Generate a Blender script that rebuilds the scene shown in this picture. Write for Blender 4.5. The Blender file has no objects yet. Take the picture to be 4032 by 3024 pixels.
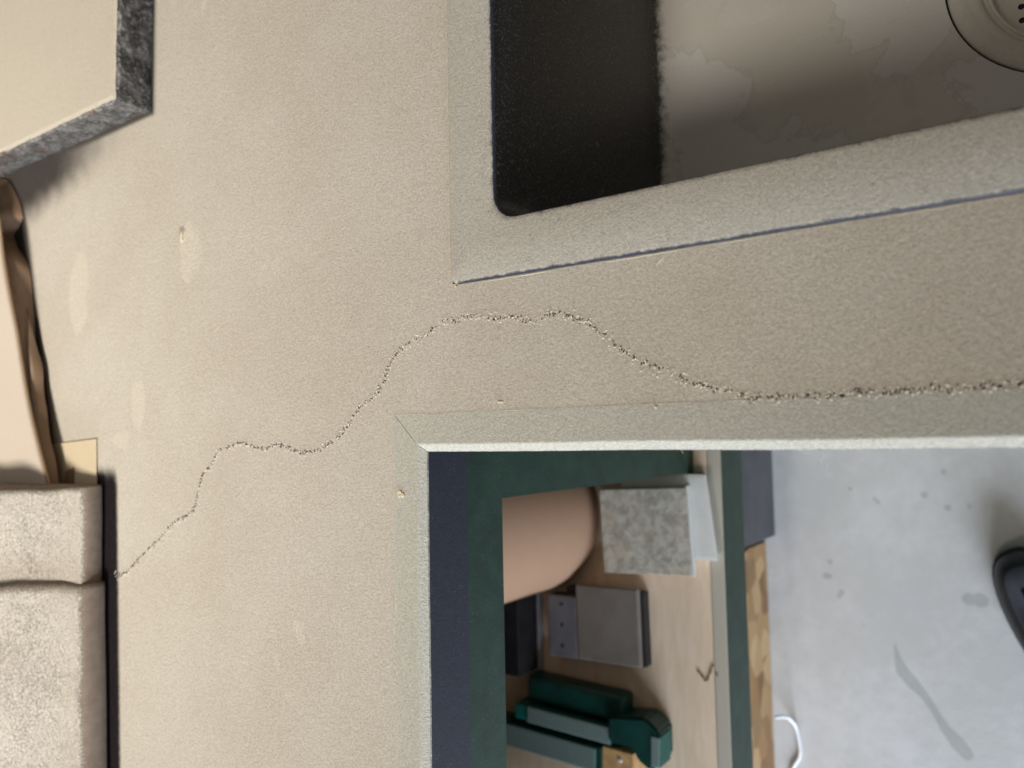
import bpy, bmesh, math, random
from mathutils import Vector, Matrix, noise as mn
random.seed(7)
S = bpy.context.scene
COL = S.collection

# ---------------------------------------------------------------- camera
cd = bpy.data.cameras.new("camera"); cam = bpy.data.objects.new("camera", cd); COL.objects.link(cam)
RIGHT = Vector((-0.018958, -0.821475, -0.569930)); UP = Vector((0.997548, -0.053947, 0.044575)); BACK = Vector((-0.067363, -0.567687, 0.820484))
M4 = Matrix((RIGHT, UP, BACK)).transposed().to_4x4(); M4.translation = Vector((0.0056, -0.374, 0.42))
cam.matrix_world = M4
cd.sensor_width = 36.0; cd.lens = 27.13; cd.clip_start = 0.02; cd.clip_end = 50
cd.dof.use_dof = True; cd.dof.focus_distance = 0.54; cd.dof.aperture_fstop = 5.6
S.camera = cam
S.render.resolution_x = 1024; S.render.resolution_y = 768

# ---------------------------------------------------------------- world and lamps
w = bpy.data.worlds.new("World"); S.world = w; w.use_nodes = True
w.node_tree.nodes["Background"].inputs[0].default_value = (1.0, 0.92, 0.82, 1)
w.node_tree.nodes["Background"].inputs[1].default_value = 0.24
def area(name, loc, target, sx, sy, power, color):
    l = bpy.data.lights.new(name, 'AREA'); l.shape = 'RECTANGLE'; l.size = sx; l.size_y = sy; l.energy = power; l.color = color
    o = bpy.data.objects.new(name, l); COL.objects.link(o); o.location = loc
    o.rotation_euler = (Vector(target) - Vector(loc)).to_track_quat('-Z', 'Y').to_euler()
    return o
area("room_lamp", (-1.35, 0.12, 2.15), (0.30, 0.74, 0), 0.55, 0.55, 10.3, (1.0, 0.945, 0.87)).data.spread = math.radians(55)
area("window_light", (-2.15, -0.82, 0.04), (-0.15, 0.0, -0.45), 1.4, 1.1, 84, (0.76, 0.86, 1.0))
S.view_settings.view_transform = 'Standard'; S.view_settings.look = 'None'; S.view_settings.exposure = 0.0; S.view_settings.gamma = 1.0

# ---------------------------------------------------------------- helpers
def tag(o, label, cat, group=None):
    o["label"] = label; o["category"] = cat
    if group: o["group"] = group
    return o
def empty(name, loc, label, cat, group=None):
    o = bpy.data.objects.new(name, None); COL.objects.link(o); o.location = loc; o.empty_display_size = 0.02
    return tag(o, label, cat, group)
def link(name, me, mats, parent=None, smooth=False):
    o = bpy.data.objects.new(name, me); COL.objects.link(o)
    for m in (mats if isinstance(mats, (list, tuple)) else [mats]): me.materials.append(m)
    if smooth:
        for p in me.polygons: p.use_smooth = True
    if parent is not None:
        o.parent = parent; o.matrix_parent_inverse = Matrix.Translation(-parent.location)
    return o
def mesh(verts, faces):
    me = bpy.data.meshes.new("m"); me.from_pydata([tuple(v) for v in verts], [], faces); me.update(); return me
def from_bm(bm):
    bmesh.ops.recalc_face_normals(bm, faces=bm.faces)
    me = bpy.data.meshes.new("m"); bm.to_mesh(me); bm.free(); return me
def add_box(bm, x0, x1, y0, y1, z0, z1, bev=0.0, seg=2, rot=None, piv=None):
    r = bmesh.ops.create_cube(bm, size=1.0)
    vs = r['verts']
    for v in vs:
        v.co = Vector((x0 + (v.co.x + .5) * (x1 - x0), y0 + (v.co.y + .5) * (y1 - y0), z0 + (v.co.z + .5) * (z1 - z0)))
    if bev > 0:
        es = list({e for v in vs for e in v.link_edges})
        rr = bmesh.ops.bevel(bm, geom=es, offset=bev, segments=seg, affect='EDGES', profile=0.6)
        vs = list({v for f in rr['faces'] for v in f.verts} | {v for v in vs if v.is_valid})
    if rot is not None:
        bmesh.ops.rotate(bm, verts=vs, cent=piv if piv else Vector(((x0 + x1) / 2, (y0 + y1) / 2, z0)), matrix=rot)
    return vs
def box(name, x0, x1, y0, y1, z0, z1, mat, parent=None, bev=0.001, rz=0.0, piv=None, seg=2, smooth=False):
    bm = bmesh.new()
    add_box(bm, x0, x1, y0, y1, z0, z1, bev, seg, Matrix.Rotation(rz, 3, 'Z') if rz else None, piv)
    return link(name, from_bm(bm), mat, parent, smooth)
def prism(name, pts, z0, z1, mat, parent=None, bev=0.001):
    bm = bmesh.new()
    vs = [bm.verts.new((x, y, z0)) for x, y in pts]
    f = bm.faces.new(vs)
    r = bmesh.ops.extrude_face_region(bm, geom=[f])
    for v in r['geom']:
        if isinstance(v, bmesh.types.BMVert): v.co.z = z1
    bmesh.ops.recalc_face_normals(bm, faces=bm.faces)
    if bev: bmesh.ops.bevel(bm, geom=list(bm.edges), offset=bev, segments=2, affect='EDGES')
    return link(name, from_bm(bm), mat, parent)
def tube(pts, r, n=8, closed_ends=True):
    pts = [Vector(p) for p in pts]; V = []; F = []
    for i, p in enumerate(pts):
        t = (pts[min(i + 1, len(pts) - 1)] - pts[max(i - 1, 0)]).normalized()
        a = t.cross(Vector((0.13, 0.21, 0.97)))
        if a.length < 1e-4: a = t.cross(Vector((1, 0, 0)))
        a.normalize(); b = t.cross(a)
        rr = r[i] if isinstance(r, (list, tuple)) else r
        for k in range(n):
            an = 2 * math.pi * k / n
            V.append(p + a * (rr * math.cos(an)) + b * (rr * math.sin(an)))
    for i in range(len(pts) - 1):
        for k in range(n):
            F.append((i * n + k, i * n + (k + 1) % n, (i + 1) * n + (k + 1) % n, (i + 1) * n + k))
    if closed_ends:
        F.append(tuple(range(n - 1, -1, -1))); F.append(tuple((len(pts) - 1) * n + k for k in range(n)))
    return V, F
def spline(P, per=6):
    P = [Vector(p) for p in P]; out = []
    for i in range(len(P) - 1):
        p0, p1, p2, p3 = P[max(i - 1, 0)], P[i], P[i + 1], P[min(i + 2, len(P) - 1)]
        for k in range(per):
            t = k / per
            out.append(0.5 * ((2 * p1) + (p2 - p0) * t + (2 * p0 - 5 * p1 + 4 * p2 - p3) * t * t + (3 * p1 - p0 - 3 * p2 + p3) * t ** 3))
    out.append(P[-1]); return out
def smooth01(a, b, x):
    if a == b: return 1.0 if x >= b else 0.0
    t = max(0.0, min(1.0, (x - a) / (b - a))); return t * t * (3 - 2 * t)

# ---------------------------------------------------------------- materials
class NT:
    def __init__(s, name):
        s.m = bpy.data.materials.new(name); s.m.use_nodes = True; s.t = s.m.node_tree
        s.b = s.t.nodes["Principled BSDF"]; s.pos = s.n("ShaderNodeNewGeometry")
    def n(s, ty, **k):
        o = s.t.nodes.new(ty)
        for a, v in k.items(): setattr(o, a, v)
        return o
    def put(s, sock, v):
        if hasattr(v, "is_output") or isinstance(v, bpy.types.NodeSocket): s.t.links.new(v, sock)
        else: sock.default_value = v
    def noise(s, scale, detail=2.0, rough=0.5, dist=0.0, vec=None):
        o = s.n("ShaderNodeTexNoise"); o.inputs["Scale"].default_value = scale; o.inputs["Detail"].default_value = detail
        o.inputs["Roughness"].default_value = rough; o.inputs["Distortion"].default_value = dist
        if vec is None:
            vr = s.n("ShaderNodeVectorRotate"); vr.inputs["Axis"].default_value = (0.5, 0.35, 0.79); vr.inputs["Angle"].default_value = 0.9 + scale * 0.0007
            s.put(vr.inputs["Vector"], s.pos.outputs["Position"]); vec = vr.outputs[0]
        s.put(o.inputs["Vector"], vec); return o.outputs["Fac"]
    def math(s, op, a, b=0.0, c=0.0, clamp=False):
        o = s.n("ShaderNodeMath", operation=op, use_clamp=clamp); s.put(o.inputs[0], a); s.put(o.inputs[1], b); s.put(o.inputs[2], c); return o.outputs[0]
    def rng(s, v, a, b, c=0.0, d=1.0, smooth=True):
        o = s.n("ShaderNodeMapRange"); o.interpolation_type = 'SMOOTHSTEP' if smooth else 'LINEAR'
        s.put(o.inputs[0], v); o.inputs[1].default_value = a; o.inputs[2].default_value = b; o.inputs[3].default_value = c; o.inputs[4].default_value = d
        return o.outputs[0]
    def mix(s, f, a, b, mode='MIX'):
        o = s.n("ShaderNodeMix", data_type='RGBA', blend_type=mode); s.put(o.inputs[0], f)
        s.put(o.inputs[6], (*a, 1) if isinstance(a, tuple) and len(a) == 3 else a); s.put(o.inputs[7], (*b, 1) if isinstance(b, tuple) and len(b) == 3 else b)
        return o.outputs[2]
    def bump(s, h, dist, strength=1.0, nrm=None):
        o = s.n("ShaderNodeBump"); o.inputs["Strength"].default_value = strength; o.inputs["Distance"].default_value = dist
        s.put(o.inputs["Height"], h)
        if nrm is not None: s.put(o.inputs["Normal"], nrm)
        return o.outputs[0]
    def sep(s, v):
        o = s.n("ShaderNodeSeparateXYZ"); s.put(o.inputs[0], v); return o.outputs
    def attr(s, name):
        o = s.n("ShaderNodeAttribute", attribute_name=name); c = s.n("ShaderNodeSeparateColor"); s.put(c.inputs[0], o.outputs["Color"]); return c.outputs
    def scaled(s, sx, sy, sz):
        o = s.n("ShaderNodeVectorMath", operation='MULTIPLY'); s.put(o.inputs[0], s.pos.outputs["Position"]); o.inputs[1].default_value = (sx, sy, sz); return o.outputs[0]
    def done(s, col, rough, normal=None, spec=0.4, metal=0.0):
        s.put(s.b.inputs["Base Color"], (*col, 1) if isinstance(col, tuple) and len(col) == 3 else col)
        s.put(s.b.inputs["Roughness"], rough); s.b.inputs["Specular IOR Level"].default_value = spec; s.b.inputs["Metallic"].default_value = metal
        if normal is not None: s.put(s.b.inputs["Normal"], normal)
        return s.m

DUST_A = (0.545, 0.500, 0.422); DUST_B = (0.510, 0.458, 0.380)
def dusty(name, base, dA=DUST_A, dB=DUST_B, lo=0.30, hi=0.75, grain=1150, g_amp=0.5, contrast=0.40, bump=0.0006, base_rough=0.45,
          speck=0.0, attr=False, base_detail=0.25, base_scale=300, base_bump=0.0002, thin=1.0, spec=0.4, ybias=0.0, n2a=0.35, blotch=(0.61, 0.555, 0.455)):
    s = NT(name)
    nz = s.sep(s.pos.outputs["Normal"])[2]
    if ybias: nz = s.math('ADD', nz, s.math('MULTIPLY', s.math('MAXIMUM', s.sep(s.pos.outputs["Normal"])[1], 0.0), ybias))
    n1 = s.noise(grain, 2.5, 0.6, 0.6); n2 = s.noise(grain * 0.14, 3); n3 = s.noise(9, 3, 0.6); n4 = s.noise(grain * 0.45, 2, 0.55)
    j = s.math('MULTIPLY_ADD', s.math('SUBTRACT', n1, 0.5), g_amp, s.math('MULTIPLY', s.math('SUBTRACT', n2, 0.5), n2a))
    cov = s.math('MULTIPLY', s.rng(s.math('ADD', nz, j), lo, hi), thin)
    if speck: # sparse grains clinging to steep faces
        cov = s.math('MAXIMUM', cov, s.math('MULTIPLY', s.rng(s.math('MULTIPLY_ADD', n1, 0.75, s.math('MULTIPLY', n2, 0.25)), 0.66 - speck, 0.80 - speck), 0.40))
    g = s.math('MULTIPLY_ADD', s.math('SUBTRACT', n1, 0.5), 1.0, s.math('MULTIPLY', s.math('SUBTRACT', n4, 0.5), 0.8))
    dc = s.mix(s.rng(n3, 0.3, 0.7), dA, dB)
    if attr:
        at = s.attr("wear")
        edge = s.math('ADD', at[0], s.math('MULTIPLY', j, 0.55))
        bare = s.rng(edge, 0.25, 0.90)
        cov = s.math('MULTIPLY', cov, s.math('SUBTRACT', 1.0, bare))
        bl = s.rng(s.math('ADD', at[1], s.math('MULTIPLY', s.math('SUBTRACT', s.noise(110, 6, 0.7), 0.5), 1.15)), 0.30, 0.72)
        bl = s.math('MULTIPLY', bl, s.rng(at[1], 0.02, 0.30, 0, 0.62))
        dc = s.mix(bl, dc, blotch)
        thinv = s.math('MULTIPLY', at[2], s.rng(s.math('ADD', n1, s.math('MULTIPLY', n2, 0.6)), 0.05, 0.70))
        cov = s.math('MULTIPLY', cov, s.math('SUBTRACT', 1.0, thinv, clamp=True))
    k = s.math('MULTIPLY_ADD', g, contrast * 2, 1.0)
    dk = s.n("ShaderNodeVectorMath", operation='SCALE'); s.put(dk.inputs[0], dc); s.put(dk.inputs[3], k)
    nb = s.noise(base_scale, 3, 0.6)
    bc = s.n("ShaderNodeVectorMath", operation='SCALE'); bc.inputs[0].default_value = base; s.put(bc.inputs[3], s.rng(nb, 0.3, 0.7, 1 - base_detail, 1 + base_detail))
    col = s.mix(cov, bc.outputs[0], dk.outputs[0])
    h = s.math('ADD', s.math('MULTIPLY', s.math('ADD', g, 0.6), cov), s.math('MULTIPLY', nb, base_bump / max(bump, 1e-6)))
    return s.done(col, s.rng(cov, 0, 1, base_rough, 0.95, False), s.bump(h, bump), spec)

M = {}
M['counter'] = dusty('dusty_laminate', (0.014, 0.011, 0.013), attr=True, spec=0.12)
M['strip'] = dusty('dusty_edging', (0.021, 0.024, 0.038), (0.515, 0.495, 0.425), (0.49, 0.472, 0.402), lo=0.15, hi=0.62, speck=0.05, base_scale=700, base_detail=0.35, base_rough=0.5, thin=0.96)
M['rim'] = dusty('dusty_sink_rim', (0.040, 0.043, 0.060), (0.50, 0.472, 0.405), (0.475, 0.447, 0.382), lo=0.66, hi=0.95, base_rough=0.45, thin=0.95, g_amp=0.35, ybias=1.2, n2a=0.45)
M['stone'] = None
M['dust'] = (lambda s: s.done(s.mix(s.noise(700, 2), (0.50, 0.44, 0.34), (0.72, 0.65, 0.52)), 0.95, s.bump(s.noise(1500), 0.0003)))(NT('dust_clump'))
M['crumb'] = (lambda s: s.done(s.mix(s.noise(700, 2), (0.60, 0.54, 0.44), (0.78, 0.72, 0.60)), 0.95))(NT('pale_dust_crumb'))
M['bare'] = (lambda s: s.done((0.095, 0.074, 0.068), 0.8))(NT('bare_laminate'))
M['chip'] = (lambda s: s.done(s.mix(s.noise(500, 3), (0.66, 0.52, 0.34), (0.80, 0.70, 0.52)), 0.85, s.bump(s.noise(900), 0.0004)))(NT('wood_chip'))
M['fibre'] = (lambda s: s.done((0.74, 0.70, 0.62), 0.9))(NT('lint'))
def m_bowl():
    s = NT('sink_composite')
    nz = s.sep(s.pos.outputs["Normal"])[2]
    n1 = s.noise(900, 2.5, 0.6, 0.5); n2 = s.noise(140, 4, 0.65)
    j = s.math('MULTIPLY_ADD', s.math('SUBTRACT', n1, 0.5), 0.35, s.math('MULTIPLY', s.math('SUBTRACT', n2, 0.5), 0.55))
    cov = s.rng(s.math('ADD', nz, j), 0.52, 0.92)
    wn = s.noise(7.5, 6, 0.56, 0.15); wn2 = s.noise(17, 5, 0.6, 0.4, s.scaled(1.0, 1.0, 1.0))
    patch = s.rng(wn, 0.510, 0.535); line = s.rng(s.math('ABSOLUTE', s.math('SUBTRACT', wn, 0.518)), 0.0, 0.010, 1, 0)
    patch2 = s.rng(wn2, 0.555, 0.57)
    dc = s.mix(patch, (0.56, 0.525, 0.455), (0.605, 0.575, 0.525)); dc = s.mix(s.math('MULTIPLY', patch2, 0.25), dc, (0.64, 0.61, 0.56))
    dc = s.mix(s.math('MULTIPLY', line, 0.4), dc, (0.43, 0.40, 0.345))
    k = s.math('MULTIPLY_ADD', s.math('SUBTRACT', n1, 0.5), 0.22, 1.0)
    dk = s.n("ShaderNodeVectorMath", operation='SCALE'); s.put(dk.inputs[0], dc); s.put(dk.inputs[3], k)
    gr = s.noise(650, 2, 0.6); st = s.noise(1, 2, 0.5, 0, s.scaled(500, 500, 110))
    bc = s.mix(s.rng(gr, 0.52, 0.72, 0, 0.8), (0.012, 0.0125, 0.014), (0.16, 0.16, 0.16))
    bc = s.mix(s.rng(s.math('MULTIPLY_ADD', st, 0.7, s.math('MULTIPLY', n2, 0.3)), 0.60, 0.74, 0, 0.6), bc, (0.24, 0.23, 0.21))
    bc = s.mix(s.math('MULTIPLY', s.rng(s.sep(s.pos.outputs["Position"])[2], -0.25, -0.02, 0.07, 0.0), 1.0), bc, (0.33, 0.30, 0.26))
    h = s.math('ADD', s.math('MULTIPLY', n1, cov), s.math('MULTIPLY', gr, 0.35))
    return s.done(s.mix(cov, bc, dk.outputs[0]), s.rng(cov, 0, 1, 0.42, 0.95, False), s.bump(h, 0.0003), 0.4)
M['bowl'] = m_bowl()
M['drain'] = dusty('dusty_drain_steel', (0.38, 0.38, 0.39), (0.60, 0.55, 0.46), (0.57, 0.525, 0.44), lo=0.10, hi=0.60, grain=700, contrast=0.12, bump=0.0001, base_rough=0.35, thin=0.93)
M['black'] = (lambda s: s.done((0.004, 0.004, 0.004), 0.7))(NT('black_gap'))
def m_stone():
    s = NT('rough_slate')
    nz = s.sep(s.pos.outputs["Normal"])[2]
    n0 = s.noise(70, 7, 0.68, 0.8); n1 = s.noise(260, 6, 0.7, 0.5); n2 = s.noise(28, 3, 0.5); gr = s.noise(950, 2.5, 0.6, 0.6)
    c = s.mix(s.rng(n0, 0.35, 0.68), (0.028, 0.027, 0.028), (0.20, 0.19, 0.18))
    c = s.mix(s.rng(n1, 0.48, 0.72, 0, 0.8), c, (0.40, 0.39, 0.385)); c = s.mix(s.rng(n2, 0.62, 0.72, 0, 0.8), c, (0.13, 0.07, 0.04))
    cov = s.rng(s.math('ADD', nz, s.math('MULTIPLY', s.math('SUBTRACT', n1, 0.5), 0.9)), 0.55, 0.95)
    dk = s.n("ShaderNodeVectorMath", operation='SCALE'); dk.inputs[0].default_value = (0.55, 0.49, 0.395); s.put(dk.inputs[3], s.rng(gr, 0.25, 0.75, 0.85, 1.15))
    h = s.math('ADD', s.math('MULTIPLY', n1, s.math('SUBTRACT', 1.15, cov)), s.math('MULTIPLY', gr, s.math('MULTIPLY', cov, 0.15)))
    return s.done(s.mix(cov, c, dk.outputs[0]), 0.8, s.bump(h, 0.004), 0.5)
M['stone'] = m_stone()
def m_cloth(name, seed):
    s = NT(name)
    nz = s.sep(s.pos.outputs["Normal"])[2]
    v = s.n("ShaderNodeVectorMath", operation='ADD'); s.put(v.inputs[0], s.pos.outputs["Position"]); v.inputs[1].default_value = (seed, seed * 2, 0)
    n1 = s.noise(560, 3, 0.62, 1.0, v.outputs[0]); n2 = s.noise(16, 3, 0.55, 0.2, v.outputs[0]); n3 = s.noise(110, 3, 0.6, 0, v.outputs[0])
    wv = s.n("ShaderNodeTexWave"); wv.inputs["Scale"].default_value = 420; wv.inputs["Distortion"].default_value = 1.0; s.put(wv.inputs["Vector"], s.pos.outputs["Position"])
    j = s.math('MULTIPLY_ADD', s.math('SUBTRACT', n1, 0.5), 1.3, s.math('MULTIPLY', s.math('SUBTRACT', n2, 0.5), 0.5))
    cov = s.rng(s.math('ADD', nz, j), 0.44, 0.90)
    base = s.mix(s.rng(n3, 0.3, 0.7), (0.23, 0.18, 0.14), (0.28, 0.22, 0.175))
    k = s.rng(n1, 0.25, 0.75, 0.68, 1.26)
    dk = s.n("ShaderNodeVectorMath", operation='SCALE'); s.put(dk.inputs[0], s.mix(s.rng(n2, 0.35, 0.65), (0.575, 0.525, 0.445), (0.53, 0.48, 0.41))); s.put(dk.inputs[3], k)
    h = s.math('ADD', s.math('MULTIPLY', n1, cov), s.math('MULTIPLY', wv.outputs["Fac"], 0.07))
    return s.done(s.mix(cov, base, dk.outputs[0]), 0.95, s.bump(h, 0.0015), 0.2)
M['clothA'] = m_cloth('dusty_fleece', 1.3); M['clothB'] = m_cloth('dusty_fleece_folded', 5.1)
def m_paper(name, a, b, dust=None):
    s = NT(name); n = s.noise(60, 4, 0.6); f = s.noise(1, 3, 0.6, 0, s.scaled(900, 250, 900))
    c = s.mix(s.math('MULTIPLY_ADD', n, 0.7, s.math('MULTIPLY', f, 0.3)), a, b)
    if dust is not None:
        nz = s.sep(s.pos.outputs["Normal"])[2]; g = s.noise(900, 2, 0.6)
        cov = s.rng(s.math('ADD', nz, s.math('MULTIPLY', s.math('SUBTRACT', g, 0.5), 0.3)), 0.72, 0.98, 0, dust)
        c = s.mix(cov, c, s.mix(s.rng(g, 0.3, 0.7), (0.53, 0.455, 0.375), (0.60, 0.52, 0.43)))
    return s.done(c, 0.85, s.bump(f, 0.0002), 0.3)
M['kraft'] = m_paper('kraft_paper', (0.215, 0.138, 0.088), (0.275, 0.185, 0.12), 0.3)
M['board'] = m_paper('dusty_cardboard', (0.30, 0.20, 0.12), (0.36, 0.25, 0.16), 0.97)
M['card'] = m_paper('cream_card', (0.56, 0.46, 0.31), (0.62, 0.52, 0.37))
M['tag'] = m_paper('brown_card', (0.20, 0.13, 0.075), (0.24, 0.16, 0.09))
M['roll'] = m_paper('brown_wrapping_paper', (0.36, 0.215, 0.135), (0.41, 0.25, 0.16))
def m_plain(name, c, v=0.15, sc=60, rough=0.6, bump=0.0002, spec=0.4, dust=0.0, dcol=(0.50, 0.45, 0.37), flecks=0.0):
    s = NT(name); n = s.noise(sc, 4, 0.6)
    col = s.mix(s.rng(n, 0.3, 0.7), tuple(x * (1 - v) for x in c), tuple(x * (1 + v) for x in c))
    if dust:
        nz = s.sep(s.pos.outputs["Normal"])[2]; g = s.noise(300, 3, 0.6)
        col = s.mix(s.rng(s.math('ADD', nz, s.math('MULTIPLY', s.math('SUBTRACT', g, 0.5), 0.5)), 0.55, 0.95, 0, dust), col, dcol)
    if flecks:
        fk = s.math('MULTIPLY', s.rng(s.noise(420, 3, 0.6), 0.60, 0.74), s.rng(s.noise(35, 4, 0.65), 0.40, 0.70, 0.15, 1.0))
        col = s.mix(s.math('MULTIPLY', fk, flecks), col, dcol)
    return s.done(col, rough, s.bump(s.noise(sc * 8, 2), bump), spec)
M['green'] = m_plain('dark_green_paint', (0.016, 0.040, 0.027), 0.22, 40, 0.5, 0.0002, 0.4, 0.85, (0.50, 0.45, 0.37), 0.22)
M['wood'] = (lambda s: s.done(s.mix(s.rng(s.noise(1, 4, 0.6, 0.4, s.scaled(14, 90, 60)), 0.3, 0.7), (0.68, 0.515, 0.36), (0.76, 0.60, 0.445)), 0.7, s.bump(s.noise(1, 3, 0.6, 0, s.scaled(80, 500, 300)), 0.0003)))(NT('plywood_shelf'))
M['dark_wood'] = m_plain('dark_back_panel', (0.085, 0.045, 0.028), 0.3, 30, 0.7)
M['white'] = m_plain('white_plastic', (0.66, 0.65, 0.62), 0.05, 30, 0.5)
M['case'] = m_plain('grey_hard_plastic', (0.175, 0.152, 0.132), 0.12, 22, 0.5)
M['case_dark'] = m_plain('dark_grey_plastic', (0.13, 0.125, 0.135), 0.15, 40, 0.5)
M['blackplastic'] = m_plain('black_plastic', (0.012, 0.012, 0.014), 0.3, 60, 0.45)
M['steel'] = m_plain('grey_metal', (0.26, 0.255, 0.28), 0.1, 60, 0.4)
M['tool_green'] = m_plain('bottle_green_plastic', (0.006, 0.045, 0.036), 0.2, 50, 0.4)
M['tool_teal'] = m_plain('dusty_teal_plastic', (0.012, 0.085, 0.072), 0.2, 50, 0.5, 0.0002, 0.4, 0.42, (0.36, 0.40, 0.38))
M['tool_bright'] = m_plain('teal_plastic', (0.008, 0.13, 0.105), 0.15, 50, 0.4)
M['pine'] = m_plain('pine_block', (0.52, 0.31, 0.13), 0.2, 70, 0.7)
M['pencil'] = m_plain('pencil_mark', (0.16, 0.10, 0.075), 0.1, 90, 0.8)
M['plinth'] = m_plain('grey_plinth_paint', (0.10, 0.098, 0.108), 0.15, 12, 0.7)
M['osb'] = None
def m_osb():
    s = NT('strand_board')
    v = s.n("ShaderNodeTexVoronoi"); v.inputs["Scale"].default_value = 1; v.inputs["Randomness"].default_value = 1; s.put(v.inputs["Vector"], s.scaled(24, 20, 30))
    cs = s.sep(v.outputs["Color"])
    c = s.mix(cs[0], (0.30, 0.16, 0.065), (0.62, 0.44, 0.23)); c = s.mix(s.rng(cs[1], 0.75, 0.85, 0, 0.7), c, (0.14, 0.065, 0.028))
    c = s.mix(s.math('MULTIPLY', s.noise(45, 4, 0.6, 0.0), 0.5), c, (0.36, 0.21, 0.09))
    return s.done(c, 0.65, s.bump(v.outputs["Distance"], 0.0006))
M['osb'] = m_osb()
def m_tile():
    s = NT('speckled_stone_tile'); n = s.noise(85, 5, 0.62, 0.5); n2 = s.noise(30, 3)
    c = s.mix(s.rng(n, 0.34, 0.62), (0.38, 0.345, 0.28), (0.62, 0.575, 0.48)); c = s.mix(s.rng(n2, 0.5, 0.7, 0, 0.5), c, (0.50, 0.41, 0.31))
    return s.done(c, 0.6)
M['tile'] = m_tile()
def m_floor():
    s = NT('painted_concrete'); a = s.attr("wear")
    n = s.noise(5, 4, 0.6); n2 = s.noise(45, 4, 0.65); n3 = s.noise(16, 4, 0.6, 0.3)
    c = s.mix(s.rng(s.math('MULTIPLY_ADD', n2, 0.35, s.math('MULTIPLY', n, 0.65)), 0.38, 0.62), (0.53, 0.515, 0.495), (0.61, 0.595, 0.58))
    c = s.mix(s.rng(n3, 0.62, 0.72, 0, 0.35), c, (0.52, 0.53, 0.62))
    e = s.math('ADD', a[0], s.math('MULTIPLY', s.math('SUBTRACT', n2, 0.5), 0.35))
    c = s.mix(s.rng(e, 0.35, 0.80, 0, 0.5), c, (0.27, 0.285, 0.255)); c = s.mix(s.rng(a[1], 0.3, 0.6), c, (0.19, 0.19, 0.185))
    return s.done(c, 0.6, s.bump(n2, 0.0006), 0.35)
M['floor'] = m_floor()
M['shoe'] = m_plain('black_shoe_leather', (0.016, 0.017, 0.022), 0.25, 70, 0.45)
M['shoe_grey'] = m_plain('dusty_shoe_panel', (0.055, 0.058, 0.075), 0.2, 50, 0.7)
M['sole'] = m_plain('black_rubber', (0.012, 0.012, 0.015), 0.2, 60, 0.6)
M['cable'] = m_plain('white_cable', (0.86, 0.88, 0.90), 0.03, 40, 0.4)

# ---------------------------------------------------------------- floor
FZ = -0.90
def axis(a, b, fine, lo, hi, coarse):
    o = []; x = a
    while x < b - 1e-6:
        o.append(x); x += fine if lo - 1e-6 <= x < hi else min(coarse, (lo - x) if x < lo else 9)
    o.append(b); return o
def grid_mesh(xs, ys, z, skip=None, zf=None):
    V = []; F = []; nx = len(xs)
    for y in ys:
        for x in xs: V.append((x, y, z if zf is None else zf(x, y)))
    for j in range(len(ys) - 1):
        for i in range(nx - 1):
            if skip and skip((xs[i] + xs[i + 1]) / 2, (ys[j] + ys[j + 1]) / 2): continue
            F.append((j * nx + i, j * nx + i + 1, (j + 1) * nx + i + 1, (j + 1) * nx + i))
    return mesh(V, F)
def paint(me, fn):
    a = me.color_attributes.new("wear", 'FLOAT_COLOR', 'POINT')
    buf = []
    for v in me.vertices: buf.extend((*fn(v.co.x, v.co.y), 1.0))
    a.data.foreach_set("color", buf)
def seg_dist(x, y, ax, ay, bx, by):
    dx, dy = bx - ax, by - ay; L = dx * dx + dy * dy
    t = max(0, min(1, ((x - ax) * dx + (y - ay) * dy) / L)) if L else 0
    return math.hypot(x - ax - t * dx, y - ay - t * dy), t
SMEAR = [(-.326, -.163, .003), (-.345, -.167, .006), (-.3617, -.172, .010), (-.378, -.186, .010), (-.394, -.201, .007), (-.417, -.215, .006), (-.437, -.226, .008), (-.455, -.241, .012), (-.468, -.2515, .010)]
SPOTS = [(-.088, -.110, .0045), (-.103, -.145, .004), (-.108, -.150, .004), (-.095, -.215, .006), (-.113, -.245, .006), (-.06, -.242, .005), (-.11, -.273, .0035), (-.205, -.075, .005), (-.228, -.068, .006), (-.228, -.073, .005), (-.252, -.090, .005), (-.258, -.086, .004), (-.150, -.10, .0025), (-.245, -.265, .010), (-.245, -.280, .012), (-.30, -.12, .002)]
def floor_wear(x, y):
    r = 0.0
    if -.55 < x < 0 and -.4 < y < 0.05:
        for a, b in zip(SMEAR, SMEAR[1:]):
            d, t = seg_dist(x, y, a[0], a[1], b[0], b[1]); wd = a[2] + (b[2] - a[2]) * t
            r = max(r, 1 - smooth01(wd * 0.6, wd * 1.25, d))
        for sx, sy, sr in SPOTS: r = max(r, 1 - smooth01(sr * 0.4, sr * 1.5, math.hypot(x - sx, y - sy)))
    return (r, 0, 0)
me = grid_mesh(axis(-3, 2, .004, -.56, .02, .6), axis(-2.5, .9, .004, -.42, .06, .6), FZ); paint(me, floor_wear)
fl = link('floor', me, M['floor']); fl["kind"] = "structure"

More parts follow.
